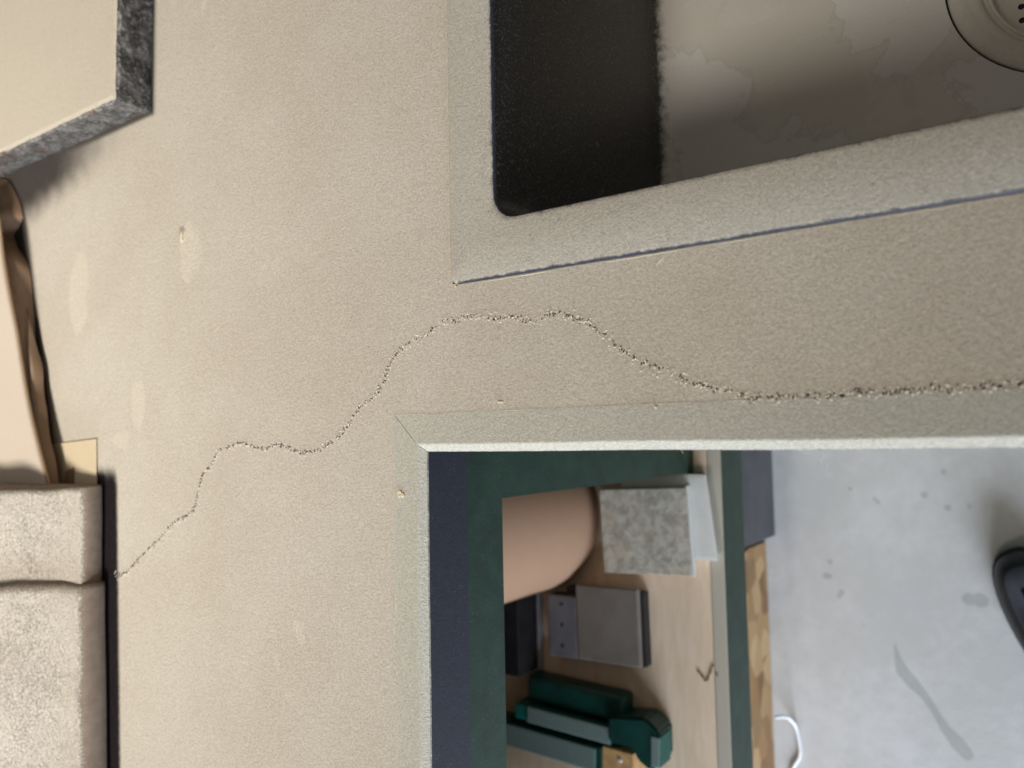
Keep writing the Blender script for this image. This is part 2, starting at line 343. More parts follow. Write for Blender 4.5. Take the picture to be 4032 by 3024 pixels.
# ---------------------------------------------------------------- counter top (L shape, sink opening)
ctr = empty('countertop', (0.3, 0.3, 0), "dark L-shaped worktop covered in beige sawdust, its corner notched above the green cabinet", "countertop")
SW = 0.0228           # edging strip width
SINK = (0.1125, 0.62, -0.88, -0.0333)
def frange(a, b, st): 
    n = max(1, int(round((b - a) / st))); return [a + (b - a) * i / n for i in range(n + 1)]
xs = sorted(set(frange(-.70, -.48, .02) + frange(-.48, SW, .004) + frange(SW, .1135, .004) + frange(.1135, .47, .004) + frange(.47, .95, .03)))
ys = sorted(set(frange(-.95, -.42, .03) + frange(-.42, -.0343, .004) + frange(-.0343, SW, .004) + frange(SW, .72, .004) + frange(.72, .95, .03)))
def inside_hole(x, y):
    if x < SW and y < SW: return True
    return .1135 < x < .61 and -.87 < y < -.0343
BL = [(.1726, .4933, .048, .021, .95), (.1839, .2876, .030, .014, .95), (.197, .293, .016, .010, .6), (.181, .272, .022, .008, .7), (.0448, .3701, .024, .013, .95), (.0098, .3999, .012, .016, .6), (.148, .176, .014, .012, .5), (.152, .157, .010, .006, .45), (-.1491, .1269, .011, .006, .75), (-.1765, .1566, .006, .004, .8), (-.20, .14, .010, .006, .5), (.23, .345, .012, .004, .3), (.420, .265, .010, .005, .9), (.2493, .3141, .014, .0025, .5), (.0, .335, .012, .003, .4), (-.13, .02, .014, .008, .4)]
def counter_wear(x, y):
    n = mn.noise(Vector((x * 60, y * 60, 0))); b = 0.0; g = 0.0; t = 0.0
    # clean laminate along and beneath the folded cloths
    yc = .4085 + (x + .04) * .05
    if x < .03: b = smooth01(yc - .011, yc + .007, y) * smooth01(.000, -.040, x) if x > -.05 else smooth01(yc - .010, yc + .006, y)
    # thinly dusted pocket between the paper and the stone
    d1 = smooth01(.37, .56, y + n * .012) * smooth01(-.014, .034, x - (.27 + (.62 - y) * .2) + n * .006)
    t = max(t, d1 * .92)
    t = max(t, .75 * smooth01(.010, .0, abs(y - (.615 + (.32 - x) * -.28)) ) * smooth01(.0, .1, x) * 0)
    # dust-free line at the foot of the stone and beside the kraft paper
    if y > .340 and x > .30: t = max(t, (1 - smooth01(.001, .006, max(.3395 - x, .3515 - y))) * .9)
    yp = .548 + (x - .009) * .29
    if 0 < x < .30: t = max(t, smooth01(yp - .012, yp + .003, y) * .95)
    for bx, by, rx, ry, am in BL:
        wx = mn.noise(Vector((x * 45, y * 45, 3))) * .007 + mn.noise(Vector((x * 130, y * 130, 5))) * .003; wy = mn.noise(Vector((x * 45, y * 45, 11))) * .007 + mn.noise(Vector((x * 130, y * 130, 13))) * .003
        dd = ((x + wx - bx) / rx) ** 2 + ((y + wy - by) / ry) ** 2
        if dd < 4: g = max(g, am * (1 - smooth01(.45, 1.6, dd)))
    if math.hypot(x - .209, y - .2985) < .004: t = max(t, .5)
    return (b, g, t)
me = grid_mesh(xs, ys, 0.0, inside_hole); paint(me, counter_wear)
link('laminate_top', me, M['counter'], ctr, True)
box('core_board', SW + .001, .1125, -.94, .94, -.049, -.0015, M['green'], ctr, 0)
box('core_board', -.70, SW, SW + .001, .94, -.049, -.0015, M['green'], ctr, 0)
box('core_board', .1130, .62, -.032, .94, -.049, -.0015, M['green'], ctr, 0)
def strip(name, along_y):
    # profile across the strip: t = 0 at the outer face
    prof = [(SW + .0002, -.0012), (SW + .0002, .00015), (SW - .0006, .0002), (.0016, .0002), (.0007, -.0001), (-.0040, -.0049), (-.0045, -.0060), (-.0045, -.0500), (.002, -.0520), (SW, -.0520)]
    V = []; F = []; st = [i / 120 for i in range(121)]
    for k in st:
        for d, z in prof:
            if along_y:   # runs in Y along x = 0, mitred at the inner corner
                y0 = d - .00018; y = y0 + (-.95 - y0) * k; V.append((d + .0006 * mn.noise(Vector((y * 9, 3, z * 5))), y, z))
            else:
                x0 = d - .00018; x = x0 + (-.70 - x0) * k; V.append((x, d + .0006 * mn.noise(Vector((x * 9, 7, z * 5))), z))
    n = len(prof)
    for i in range(len(st) - 1):
        for j in range(n - 1):
            f = (i * n + j, i * n + j + 1, (i + 1) * n + j + 1, (i + 1) * n + j)
            F.append(f if along_y else f[::-1])
    me = mesh(V, F)
    bm = bmesh.new(); bm.from_mesh(me); bmesh.ops.recalc_face_normals(bm, faces=bm.faces)
    up = sum(f.normal.z * f.calc_area() for f in bm.faces if f.calc_center_median().z > -.003)
    if up < 0: bmesh.ops.reverse_faces(bm, faces=bm.faces)
    bm.to_mesh(me); bm.free()
    return link('edge_strip', me, M['strip'], ctr)
e1 = strip('edge_strip', True); e2 = strip('edge_strip', False)
# fine ridge of dust along the joints
def ridge(name, pts, wd, ht, parent, amin=0.05):
    V = []; F = []
    P = []
    for (ax, ay), (bx, by) in zip(pts, pts[1:]):
        m = int(math.hypot(bx - ax, by - ay) / .0012)
        for i in range(m): P.append((ax + (bx - ax) * i / m, ay + (by - ay) * i / m, bx - ax, by - ay))
    for i, (x, y, dx, dy) in enumerate(P):
        L = math.hypot(dx, dy); nx, ny = -dy / L, dx / L
        a = max(amin, .6 + 1.2 * mn.noise(Vector((x * 40, y * 40, 2)))) * random.uniform(.75, 1.15)
        off = random.uniform(-.3, .3) * wd
        for q, hz in ((-1, 0.0), (-.3, 1), (.4, .9), (1, 0.0)): V.append((x + nx * (q * wd * a + off), y + ny * (q * wd * a + off), .0001 + ht * hz * a))
    for i in range(len(P) - 1):
        for q in range(3): F.append((i * 4 + q, i * 4 + q + 1, i * 4 + q + 5, i * 4 + q + 4))
    o = link(name, mesh(V, F), M['dust'], parent); o["kind"] = "stuff"; return o
ridge('dust_ridge', [(SW + .0004, SW), (-.45, SW + .0004)], .0005, .0005, ctr)
ridge('dust_ridge', [(SW, SW + .0004), (SW, -.24)], .0003, .00025, ctr)
ridge('dust_ridge', [(.45, -.0330), (.121, -.0330), (.1150, -.0355), (.1122, -.042)], .0008, .0011, ctr, .7)
ridge('dust_ridge', [(.1117, -.038), (.1117, -.44)], .0005, .0003, ctr, .0)

# ---------------------------------------------------------------- sink
sink = empty('sink', (.36, -.45, 0), "black composite sink with dusty rim set into the worktop", "sink")
def rrect(x0, x1, y0, y1, r, nc=8, ns=24):
    P = []
    for cx, cy, a0 in ((x1 - r, y1 - r, 0), (x0 + r, y1 - r, 90), (x0 + r, y0 + r, 180), (x1 - r, y0 + r, 270)):
        for i in range(nc + 1):
            a = math.radians(a0 + 90 * i / nc); P.append((cx + r * math.cos(a), cy + r * math.sin(a)))
    out = []; n = len(P); k = nc + 1
    for c in range(4):
        out += P[c * k:(c + 1) * k]
        a = P[(c + 1) * k - 1]; b = P[((c + 1) * k) % n]
        for i in range(1, ns): out.append((a[0] + (b[0] - a[0]) * i / ns, a[1] + (b[1] - a[1]) * i / ns))
    return out
def loft(rings, flip=False):
    V = []; F = []; n = len(rings[0])
    for R in rings: V += R
    for i in range(len(rings) - 1):
        for k in range(n):
            f = (i * n + k, i * n + (k + 1) % n, (i + 1) * n + (k + 1) % n, (i + 1) * n + k)
            F.append(f if not flip else f[::-1])
    return mesh(V, F)
def ring(x0, x1, y0, y1, r, z, inset=0.0): return [(x, y, z) for x, y in rrect(x0 + inset, x1 - inset, y0 + inset, y1 - inset, max(.002, r - inset * .3))]
O = (SINK[0], SINK[1], SINK[2], SINK[3], .0075); I = (.1525, .58, -.83, -.0733, .018)
rim = loft([ring(*O, 0.0003), ring(*O, .0010, .0002), ring(*O, .0027, .0018), ring(*O, .0030, .0026)] + [ring(*I, .0030, -.004), ring(*I, .0025, -.0012), ring(*I, .0012, -.0003), ring(*I, -.0006)])
link('rim', rim, M['rim'], sink, True)
DZ = -.25; DC = (.3451, -.4160); DR = .0903
def bowl_rings():
    R = [ring(*I, -.0005), ring(*I, -.004, .0006), ring(*I, -.010, .0010)]
    for i in range(1, 9): R.append(ring(*I, -.010 + (-.222) * i / 8, .001 + .012 * i / 8))
    for i in range(1, 8):
        a = math.radians(90 * i / 7); R.append(ring(*I, DZ + .018 - .018 * math.sin(a) + .0, .013 + .020 * (1 - math.cos(a))))
    last = R[-1]
    rs = []
    cpts = []
    for x, y, z in last:
        a = math.atan2(y - DC[1], x - DC[0]); cpts.append((DC[0] + DR * math.cos(a), DC[1] + DR * math.sin(a)))
    for i in range(1, 15):
        t = i / 14; rs.append([(p[0] + (c[0] - p[0]) * t, p[1] + (c[1] - p[1]) * t, DZ - .0015 * t) for p, c in zip(last, cpts)])
    return R + rs
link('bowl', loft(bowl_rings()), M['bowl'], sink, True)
def lathe(c, prof, n=72):
    V = []; F = []
    for r, z in prof:
        for k in range(n):
            a = 2 * math.pi * k / n; V.append((c[0] + r * math.cos(a), c[1] + r * math.sin(a), z))
    for i in range(len(prof) - 1):
        for k in range(n): F.append((i * n + k, i * n + (k + 1) % n, (i + 1) * n + (k + 1) % n, (i + 1) * n + k))
    return mesh(V, F)
zb = DZ - .0015
dr = link('drain', lathe(DC, [(DR - .0012, zb - .004), (DR - .0014, zb - .0003), (DR - .0026, zb + .0010), (DR - .009, zb + .0006), (.0765, zb - .0012), (.0745, zb - .0024), (.0725, zb - .0026), (.0690, zb - .0044), (.0672, zb - .0070), (.0665, zb - .0095), (.0640, zb - .0105)], 96), M['drain'], sink, True)
link('gap_ring', lathe(DC, [(DR + .0004, zb - .0002), (DR - .0004, zb - .003), (DR - .0016, zb - .004)], 96), M['black'], dr)
link('strainer', lathe(DC, [(.0638, zb - .0105), (.0632, zb - .0092), (.0618, zb - .0092), (.0606, zb - .0120), (.0595, zb - .0200), (.0580, zb - .0232), (.0560, zb - .0240), (.010, zb - .0240), (.008, zb - .020), (.007, zb - .010), (.001, zb - .009)], 80), M['drain'], dr, True)
for i in range(-8, 9):
    for j in range(-8, 9):
        hx, hy = .3160 - .0108 * i, -.3745 - .0120 * j
        if .014 < math.hypot(hx - DC[0], hy - DC[1]) < .0535: link('hole', lathe((hx, hy), [(.0023, zb - .0240), (.0021, zb - .0237), (.0001, zb - .0237)], 14), M['black'], dr)

# ---------------------------------------------------------------- green cabinet under the worktop
YF = .015; SZ = -.5626; YL = -.022
cab = empty('cabinet', (-.35, .2, FZ), "dark green open cabinet with a wooden shelf under the left worktop", "cabinet")
box('top_rail', -.78, .02, YF, YF + .02, -.124, -.0525, M['green'], cab, 0)
box('stile', -.0475, .02, YF + .0004, YF + .022, SZ + .001, -.1242, M['green'], cab, 0)
box('shelf_lip', -.80, .02, YL, -.003, -.645, SZ, M['green'], cab, .0015)
box('shelf', -.80, .02, -.0026, .50, SZ - .020, SZ - .0008, M['wood'], cab, .0005)
box('side_panel', .0205, .038, -.02, .52, FZ + .001, -.0525, M['green'], cab, .001)
box('side_panel', -.80, -.782, .012, .52, SZ + .001, -.0525, M['green'], cab, .001)
box('back_panel', -.78, .02, .42, .43, SZ + .001, -.0525, M['dark_wood'], cab, .0005)
box('plinth', -.168, .02, .010, .045, FZ + .001, -.647, M['plinth'], cab, .001)
box('base_panel', -.80, -.169, .048, .060, FZ + .001, -.647, M['plinth'], cab, .001)
box('door_panel', .0385, .056, -.90, -.022, FZ + .06, -.0525, M['green'], cab, .001)
# pencilled tick on the shelf
tick = spline([(-.3040, .0200, SZ), (-.3110, .0130, SZ), (-.3158, .0084, SZ), (-.3050, .0030, SZ), (-.2933, -.0017, SZ)], 5)
def ribbon(pts, wd, z):
    V = []; F = []
    for i, p in enumerate(pts):
        t = (pts[min(i + 1, len(pts) - 1)] - pts[max(i - 1, 0)]).normalized(); nn = Vector((-t.y, t.x, 0)); ww = wd * (0.8 + .3 * math.sin(i * 1.7))
        V += [(p.x + nn.x * ww, p.y + nn.y * ww, z), (p.x - nn.x * ww, p.y - nn.y * ww, z)]
    for i in range(len(pts) - 1): F.append((2 * i, 2 * i + 1, 2 * i + 3, 2 * i + 2))
    return mesh(V, F)
link('pencil_tick', ribbon(tick, .0017, SZ + .0005), M['pencil'], cab)
link('pencil_dot', ribbon(spline([(-.3035, -.0055, 0), (-.3075, -.0075, 0)], 4), .0017, SZ + .0006), M['pencil'], cab)

# roll of brown paper standing on the shelf
RC = (-.108, .272); RR = .115
roll = empty('paper_roll', (*RC, SZ), "thick standing roll of brown wrapping paper on the cabinet shelf", "paper roll")
prof = [(RR - .004, SZ + .0005), (RR, SZ + .003)] + [(RR + .0006 * math.sin(i * 2.1), SZ + .003 + .40 * i / 10) for i in range(1, 11)] + [(RR - .002, SZ + .4045), (.028, SZ + .4045), (.026, SZ + .402)]
link('paper', lathe(RC, prof, 64), M['roll'], roll, True)
link('core_tube', lathe(RC, [(.026, SZ + .404), (.026, SZ + .001), (.022, SZ + .001), (.022, SZ + .4035), (.026, SZ + .404)], 32), M['tag'], roll, True)
link('outer_edge', mesh(*tube([(RC[0] + RR * math.cos(math.radians(205)), RC[1] + RR * math.sin(math.radians(205)), SZ + .004 + i * .04) for i in range(11)], .0008, 6)), M['roll'], roll)

# white tray with the speckled tile resting on it
tray = empty('tray', (-.10, .03, SZ), "shallow white tray on the shelf under the speckled tile", "tray")
TZ = SZ + .022
bm = bmesh.new()
V = []; F = []
def tray_ring(inset, z): return [(x, y, z + (.0035 * math.sin((x + .155) / .105 * math.pi) if z > SZ + .01 else 0)) for x, y in [(-.0475 - inset, -.0075 + inset), (-.0475 - inset, .115 - inset), (-.155 + inset, .115 - inset), (-.155 + inset, -.020 + inset)]]
def tray_pts(inset, z):
    c = [(-.050 - inset, -.008 + inset), (-.050 - inset, .11 - inset), (-.156 + inset, .11 - inset), (-.156 + inset, -.020 + inset)]; out = []
    for a, b in zip(c, c[1:] + c[:1]):
        for i in range(8): out.append((a[0] + (b[0] - a[0]) * i / 8, a[1] + (b[1] - a[1]) * i / 8, z))
    return out
link('body', loft([tray_pts(.006, SZ + .0005), tray_pts(.002, SZ + .010), tray_pts(0, TZ - .002), tray_pts(-.0015, TZ), tray_pts(.003, TZ + .0004), tray_pts(.020, TZ + .0006), tray_pts(.050, TZ + .0006)]), M['white'], tray)
rot = Matrix.Rotation(math.radians(-2.5), 3, 'Z')
bm = bmesh.new(); add_box(bm, -.180, -.068, .0125, .138, TZ + .0015, TZ + .0105, .0008, 2, Matrix.Rotation(math.radians(2.5), 3, 'Z'))
tl = link('stone_tile', from_bm(bm), M['tile'], None); tag(tl, "square grey speckled stone tile lying on the white tray", "tile")
box('tile_edge', -.1815, -.0655, .0098, .0120, TZ + .0012, TZ + .0102, M['white'], tl, .0004, math.radians(2.5), Vector((-.124, .075, 0)))
tag(box('cardboard_strip', -.135, -.048, -.0005, .010, SZ + .0003, SZ + .004, M['roll'], None, .0005), "thin brown cardboard strip under the front of the white tray", "cardboard")

# grey case
case = empty('grey_case', (-.255, .15, SZ), "flat grey plastic case with a darker hinge band, lying on the shelf", "case")
ra = math.radians(1.0); pv = Vector((-.255, .15, SZ))
box('bottom_shell', -.308, -.2085, .0840, .2045, SZ + .0006, SZ + .020, M['blackplastic'], case, .003, ra, pv)
box('hinge_block', -.3075, -.221, .2050, .2310, SZ + .0006, SZ + .0195, M['blackplastic'], case, .002, ra, pv)
box('lid', -.306, -.203, .0875, .183, SZ + .0205, SZ + .030, M['case'], case, .0025, ra, pv)
box('hinge_band', -.3065, -.2210, .1835, .2300, SZ + .0205, SZ + .0295, M['case_dark'], case, .002, ra, pv)
for hx in (-.234, -.263, -.292): link('screw', lathe((hx, .207), [(.0026, SZ + .0297), (.002, SZ + .0303), (.0003, SZ + .0303)], 12), M['blackplastic'], case)
bb = empty('black_box', (-.28, .285, SZ), "black box with grey metal edges standing behind the grey case", "box")
box('body', -.336, -.2275, .262, .300, SZ + .0006, SZ + .060, M['blackplastic'], bb, .002)
box('metal_edge', -.337, -.2270, .2575, .2615, SZ + .0006, SZ + .012, M['steel'], bb, .0006)
box('metal_edge', -.337, -.2270, .3005, .3050, SZ + .0006, SZ + .062, M['steel'], bb, .0006)

# green hand tool
tool = empty('hand_tool', (-.39, .17, SZ), "bottle green plastic hand tool with two long bars and a chamfered head on the shelf", "tool")
rt = math.radians(-2.0); tp = Vector((-.39, .17, SZ))
box('handle', -.380, -.342, .112, .268, SZ + .0008, SZ + .034, M['tool_green'], tool, .009, rt, tp, 4, True)
box('upper_bar', -.407, -.384, .128, .262, SZ + .0008, SZ + .042, M['tool_teal'], tool, .002, rt, tp)
box('bar_cap', -.4065, -.3845, .2625, .285, SZ + .0008, SZ + .039, M['tool_bright'], tool, .003, rt, tp)
box('lower_bar', -.448, -.4165, .150, .330, SZ + .0008, SZ + .042, M['tool_teal'], tool, .002, rt, tp)
box('slot', -.4160, -.4075, .120, .300, SZ + .0008, SZ + .030, M['tool_green'], tool, .001, rt, tp)
prism('head', [(-.370, .1295), (-.362, .075), (-.376, .056), (-.416, .056), (-.428, .070), (-.418, .088), (-.404, .095), (-.404, .1295)], SZ + .0008, SZ + .046, M['tool_green'], tool, .003)
box('head_cap', -.417, -.378, .0545, .0675, SZ + .012, SZ + .0475, M['tool_teal'], tool, .002, rt, tp)
box('bar_end', -.450, -.4145, .1425, .1498, SZ + .0008, SZ + .040, M['tool_green'], tool, .002, rt, tp)
wb = box('wooden_block', -.442, -.4125, .0965, .1420, SZ + .0008, SZ + .038, M['pine'], None, .001, rt, tp)
tag(wb, "small orange-brown wooden block wedged against the green hand tool", "block")
link('nail_head', lathe((-.4265, .1165), [(.0032, SZ + .0382), (.0026, SZ + .0394), (.0004, SZ + .0398)], 14), M['white'], wb)

# strand board and cable under the shelf
bm = bmesh.new()
P = [(-.180, FZ + .002), (-.180, FZ + .085), (-.205, FZ + .20), (-.78, FZ + .20), (-.78, FZ + .002)]
V = [(x, .0260, z) for x, z in P] + [(x, .0410, z) for x, z in P]; n = len(P)
V = [(x, y + .012 * (z - FZ) / .2 * .3, z) for x, y, z in V]
F = [tuple(range(n)), tuple(range(2 * n - 1, n - 1, -1))] + [(i, i + n, (i + 1) % n + n, (i + 1) % n) for i in range(n)]
me = mesh(V, F); bm = bmesh.new(); bm.from_mesh(me); me2 = from_bm(bm)
ob = link('strand_board', me2, M['osb']); tag(ob, "brown strand board offcut leaning under the shelf at floor level", "board")
wire = spline([(-.436, -.004, -.815), (-.4405, -.0075, -.835), (-.448, -.010, -.857), (-.458, -.010, -.875), (-.472, -.0120, -.8915), (-.497, -.0155, -.8960), (-.520, -.0150, -.8960), (-.540, -.0040, -.8962), (-.56, .0, -.8962)], 6)
r = [.0024] * len(wire); r[0] = .0018
wo = link('cable', mesh(*tube(wire, .0027, 10)), M['cable'], None, True); tag(wo, "short bent white cable end curling against the strand board", "cable")

# ---------------------------------------------------------------- shoe
SH = Vector((-.168, -.3180, FZ)); AX = Vector((.90, .44, 0)).normalized(); SD = Vector((-AX.y, AX.x, 0))
shoe = empty('shoe', (-.33, -.42, FZ), "toe of a black shoe standing on the grey floor", "shoe")
def shoe_ring(z, grow, stretch=1.0, n=40, l=.285):
    out = []
    for k in range(n):
        a = 2 * math.pi * k / n; c, s_ = math.cos(a), math.sin(a)
        u = -l / 2 + (l / 2) * math.copysign(abs(c) ** .8, c)      # 0 at toe, -l at heel
        wdt = .050 if u > -.13 else .050 - .012 * smooth01(-.13, -.24, u)
        v = wdt * math.copysign(abs(s_) ** .75, s_)
        p = SH + AX * (u * stretch + grow * c) + SD * (v * stretch + grow * s_)
        out.append((p.x, p.y, z))
    return out
def sole_pts(z, g): return shoe_ring(z, g)
link('sole', loft([sole_pts(FZ + .001, -.004), sole_pts(FZ + .003, 0), sole_pts(FZ + .020, .0005), sole_pts(FZ + .023, -.003), sole_pts(FZ + .0235, -.04)]), M['sole'], shoe, True)
def up(zs, gs):
    rr = []
    for z, g in zip(zs, gs):
        R = []
        for (x, y, _), k in zip(shoe_ring(0, g), range(40)):
            u = (Vector((x, y, 0)) - Vector((SH.x, SH.y, 0))).dot(AX)
            lift = smooth01(-.05, -.20, u) * .055 * (z / .06)
            R.append((x, y, FZ + .0232 + z + lift))
        rr.append(R)
    return rr
link('upper', loft(up([0, .012, .024, .034, .041, .045, .0465], [-.004, -.003, -.0055, -.011, -.019, -.030, -.044])), M['shoe'], shoe, True)
pan = []
for g, z in ((-.0190, .0420), (-.022, .0435), (-.030, .0462), (-.044, .0477)):
    R = []
    for k, (x, y, _) in enumerate(shoe_ring(0, g)):
        u = (Vector((x, y, 0)) - Vector((SH.x, SH.y, 0))).dot(AX); lift = smooth01(-.05, -.20, u) * .055 * (z / .06)
        R.append((x, y, FZ + .0232 + z + lift))
    pan.append(R)
link('tongue_panel', loft(pan), M['shoe_grey'], shoe, True)

# ---------------------------------------------------------------- stone slab
def stone_mesh():
    x0, y0, x1, y1, h = .3400, .3535, .80, .88, .0365
    V = []; F = []; idx = {}
    nx, ny, nz = 92, 106, 9
    def vid(i, j, k):
        if (i, j, k) in idx: return idx[(i, j, k)]
        x = x0 + (x1 - x0) * i / nx; y = y0 + (y1 - y0) * j / ny; z = h * k / nz + .0004
        x += (y - y0) * .012
        edge = 1.0 if (i == 0 or j == 0) else 0.0
        q = Vector((x * 60, y * 60, z * 90)); d = mn.fractal(q, 1.0, 2.0, 5) * .0016 + mn.noise(Vector((x * 22, y * 22, z * 30))) * .0011
        lean = .0012 * (k / nz)
        if i == 0: x += d * edge - lean + (.0022 if k == nz else 0)
        if j == 0: y += d * edge - lean + (.0022 if k == nz else 0)
        if k == nz: z += mn.noise(Vector((x * 18, y * 18, 5))) * .0003 - (.0010 if edge else 0)
        idx[(i, j, k)] = len(V); V.append((x, y, z)); return idx[(i, j, k)]
    for i in range(nx):
        for k in range(nz): F.append((vid(i, 0, k), vid(i + 1, 0, k), vid(i + 1, 0, k + 1), vid(i, 0, k + 1)))
    for i in range(nx):
        for k in range(nz): F.append((vid(i, ny, k), vid(i, ny, k + 1), vid(i + 1, ny, k + 1), vid(i + 1, ny, k)))
    for j in range(ny):
        for k in range(nz): F.append((vid(0, j, k), vid(0, j, k + 1), vid(0, j + 1, k + 1), vid(0, j + 1, k)))
    for j in range(ny):
        for k in range(nz): F.append((vid(nx, j, k), vid(nx, j + 1, k), vid(nx, j + 1, k + 1), vid(nx, j, k + 1)))
    for i in range(nx):
        for j in range(ny): F.append((vid(i, j, nz), vid(i + 1, j, nz), vid(i + 1, j + 1, nz), vid(i, j + 1, nz)))
    return mesh(V, F)
so = link('stone_slab', stone_mesh(), M['stone']); tag(so, "thick rough-edged slate slab with a dusty top at the back of the worktop", "stone slab")

# ---------------------------------------------------------------- paper, cardboard, card
BOT = spline([(.345, .700, 0), (.3336, .668, 0), (.305, .640, 0), (.2823, .6285, 0), (.270, .640, 0), (.2627, .652, 0), (.245, .640, 0), (.2174, .610, 0), (.175, .598, 0), (.1153, .585, 0), (.060, .567, 0), (.0089, .5468, 0), (-.0404, .533, 0), (-.090, .518, 0), (-.14, .50, 0)], 10)
TOP = spline([(.330, .735, .022), (.3050, .690, .026), (.295, .672, .027), (.2830, .655, .026), (.268, .664, .024), (.255, .672, .022), (.240, .648, .023), (.2292, .632, .023), (.185, .618, .023), (.1511, .597, .022), (.100, .577, .021), (.0597, .560, .020), (-.0368, .512, .019), (-.090, .495, .019), (-.14, .475, .019)], 10)
V = []; F = []
nb = len(BOT); K = 14
for i, (b, t) in enumerate(zip(BOT, TOP)):
    for k in range(K + 1):
        s_ = k / K; p = b.lerp(t, s_)
        wob = .0028 * mn.noise(Vector((b.x * 26, s_ * 3.1, 1.5))) + .0016 * math.sin(b.x * 55 + s_ * 5)
        wob += .0034 * (abs(mn.noise(Vector((b.x * 34, s_ * 2.0, 9.0)))) - .25) + .0016 * abs(mn.noise(Vector((b.x * 15, s_ * 7.0, 4.0))))
        bulge = math.sin(s_ * math.pi)
        p = p + Vector((0, -.002 * bulge, .004 * bulge)) + Vector((0, -.5, .8)) * wob * bulge
        V.append((p.x, p.y, max(.0006, p.z)))
for i in range(nb - 1):
    for k in range(K): F.append((i * (K + 1) + k, i * (K + 1) + k + 1, (i + 1) * (K + 1) + k + 1, (i + 1) * (K + 1) + k))
# paper continues inwards under the board
base = len(V)
for t in TOP: V.append((t.x, t.y + .20, t.z - .004))
for i in range(nb - 1): F.append((i * (K + 1) + K, base + i, base + i + 1, (i + 1) * (K + 1) + K))
kp = empty('kraft_paper', (.1, .6, 0), "crumpled sheet of brown kraft paper bulging out from under the dusty cardboard", "paper")
sheet = link('sheet', mesh(V, F), M['kraft'], kp, True)
sm = sheet.modifiers.new("thick", 'SOLIDIFY'); sm.thickness = .0004
FOLD = spline([(.175, .603, .006), (.150, .588, .010), (.110, .572, .014), (.065, .556, .0165), (.03, .543, .018), (.0, .528, .019), (-.0368, .510, .020), (-.08, .495, .020)], 8)
V = []; F = []
for i, p in enumerate(FOLD):
    wv = .0012 * math.sin(p.x * 120); a_ = smooth01(.165, .09, p.x)
    V += [(p.x, p.y - .006 * a_ + wv, p.z - .009 * a_), (p.x, p.y - .004 * a_ + wv, p.z - .001), (p.x, p.y - .001 + wv, p.z + .0015 * a_), (p.x, p.y + .001 + .006 * a_ + wv, p.z + .0005 * a_)]
for i in range(len(FOLD) - 1):
    for q in range(3): F.append((i * 4 + q, i * 4 + q + 1, (i + 1) * 4 + q + 1, (i + 1) * 4 + q))
link('folded_edge', mesh(V, F), M['kraft'], kp, True)
# dusty cardboard on top
E = spline([(.315, .660, .026), (.2802, .6335, .0268), (.2292, .6185, .0268), (.1511, .5870, .0262), (.0597, .5510, .0252), (-.0368, .5000, .0252), (-.12, .455, .0252)], 12)
V = []; F = []; J = 24
for i, p in enumerate(E):
    for j in range(J + 1):
        q = j / J; V.append((p.x + .03 * q, p.y + .0006 * mn.noise(Vector((p.x * 200, 0, 0))) + .36 * q, p.z + .0009 * mn.noise(Vector((p.x * 12, q * 5, 0))) - .0008 * (1 - q) ** 4))
for i in range(len(E) - 1):
    for j in range(J): F.append((i * (J + 1) + j, (i + 1) * (J + 1) + j, (i + 1) * (J + 1) + j + 1, i * (J + 1) + j + 1)[::-1])
cb = link('cardboard_sheet', mesh(V, F), M['board'], None, True); tag(cb, "dusty sheet of cardboard lying on the brown kraft paper", "cardboard")
sm = cb.modifiers.new("thick", 'SOLIDIFY'); sm.thickness = .0022; sm.offset = -1
bm = bmesh.new(); add_box(bm, -.10, .0112, .4475, .565, .0005, .0021, .0003, 1, Matrix.Rotation(math.radians(3), 3, 'Z'), Vector((.0112, .4475, 0)))
cr = link('card', from_bm(bm), M['card']); tag(cr, "flat cream card beside the kraft paper, half under the folded cloth", "card")
tg = link('paper_tag', mesh([(-.0190, .4905, .0030), (-.0235, .5095, .0030), (-.075, .512, .0032), (-.075, .489, .0032), (-.0190, .4905, .0023), (-.0235, .5095, .0023), (-.075, .512, .0023), (-.075, .489, .0023)], [(0, 1, 2, 3), (7, 6, 5, 4), (0, 4, 5, 1), (1, 5, 6, 2), (2, 6, 7, 3), (3, 7, 4, 0)]), M['tag'])
tag(tg, "small brown paper tag lying on the cream card", "tag")

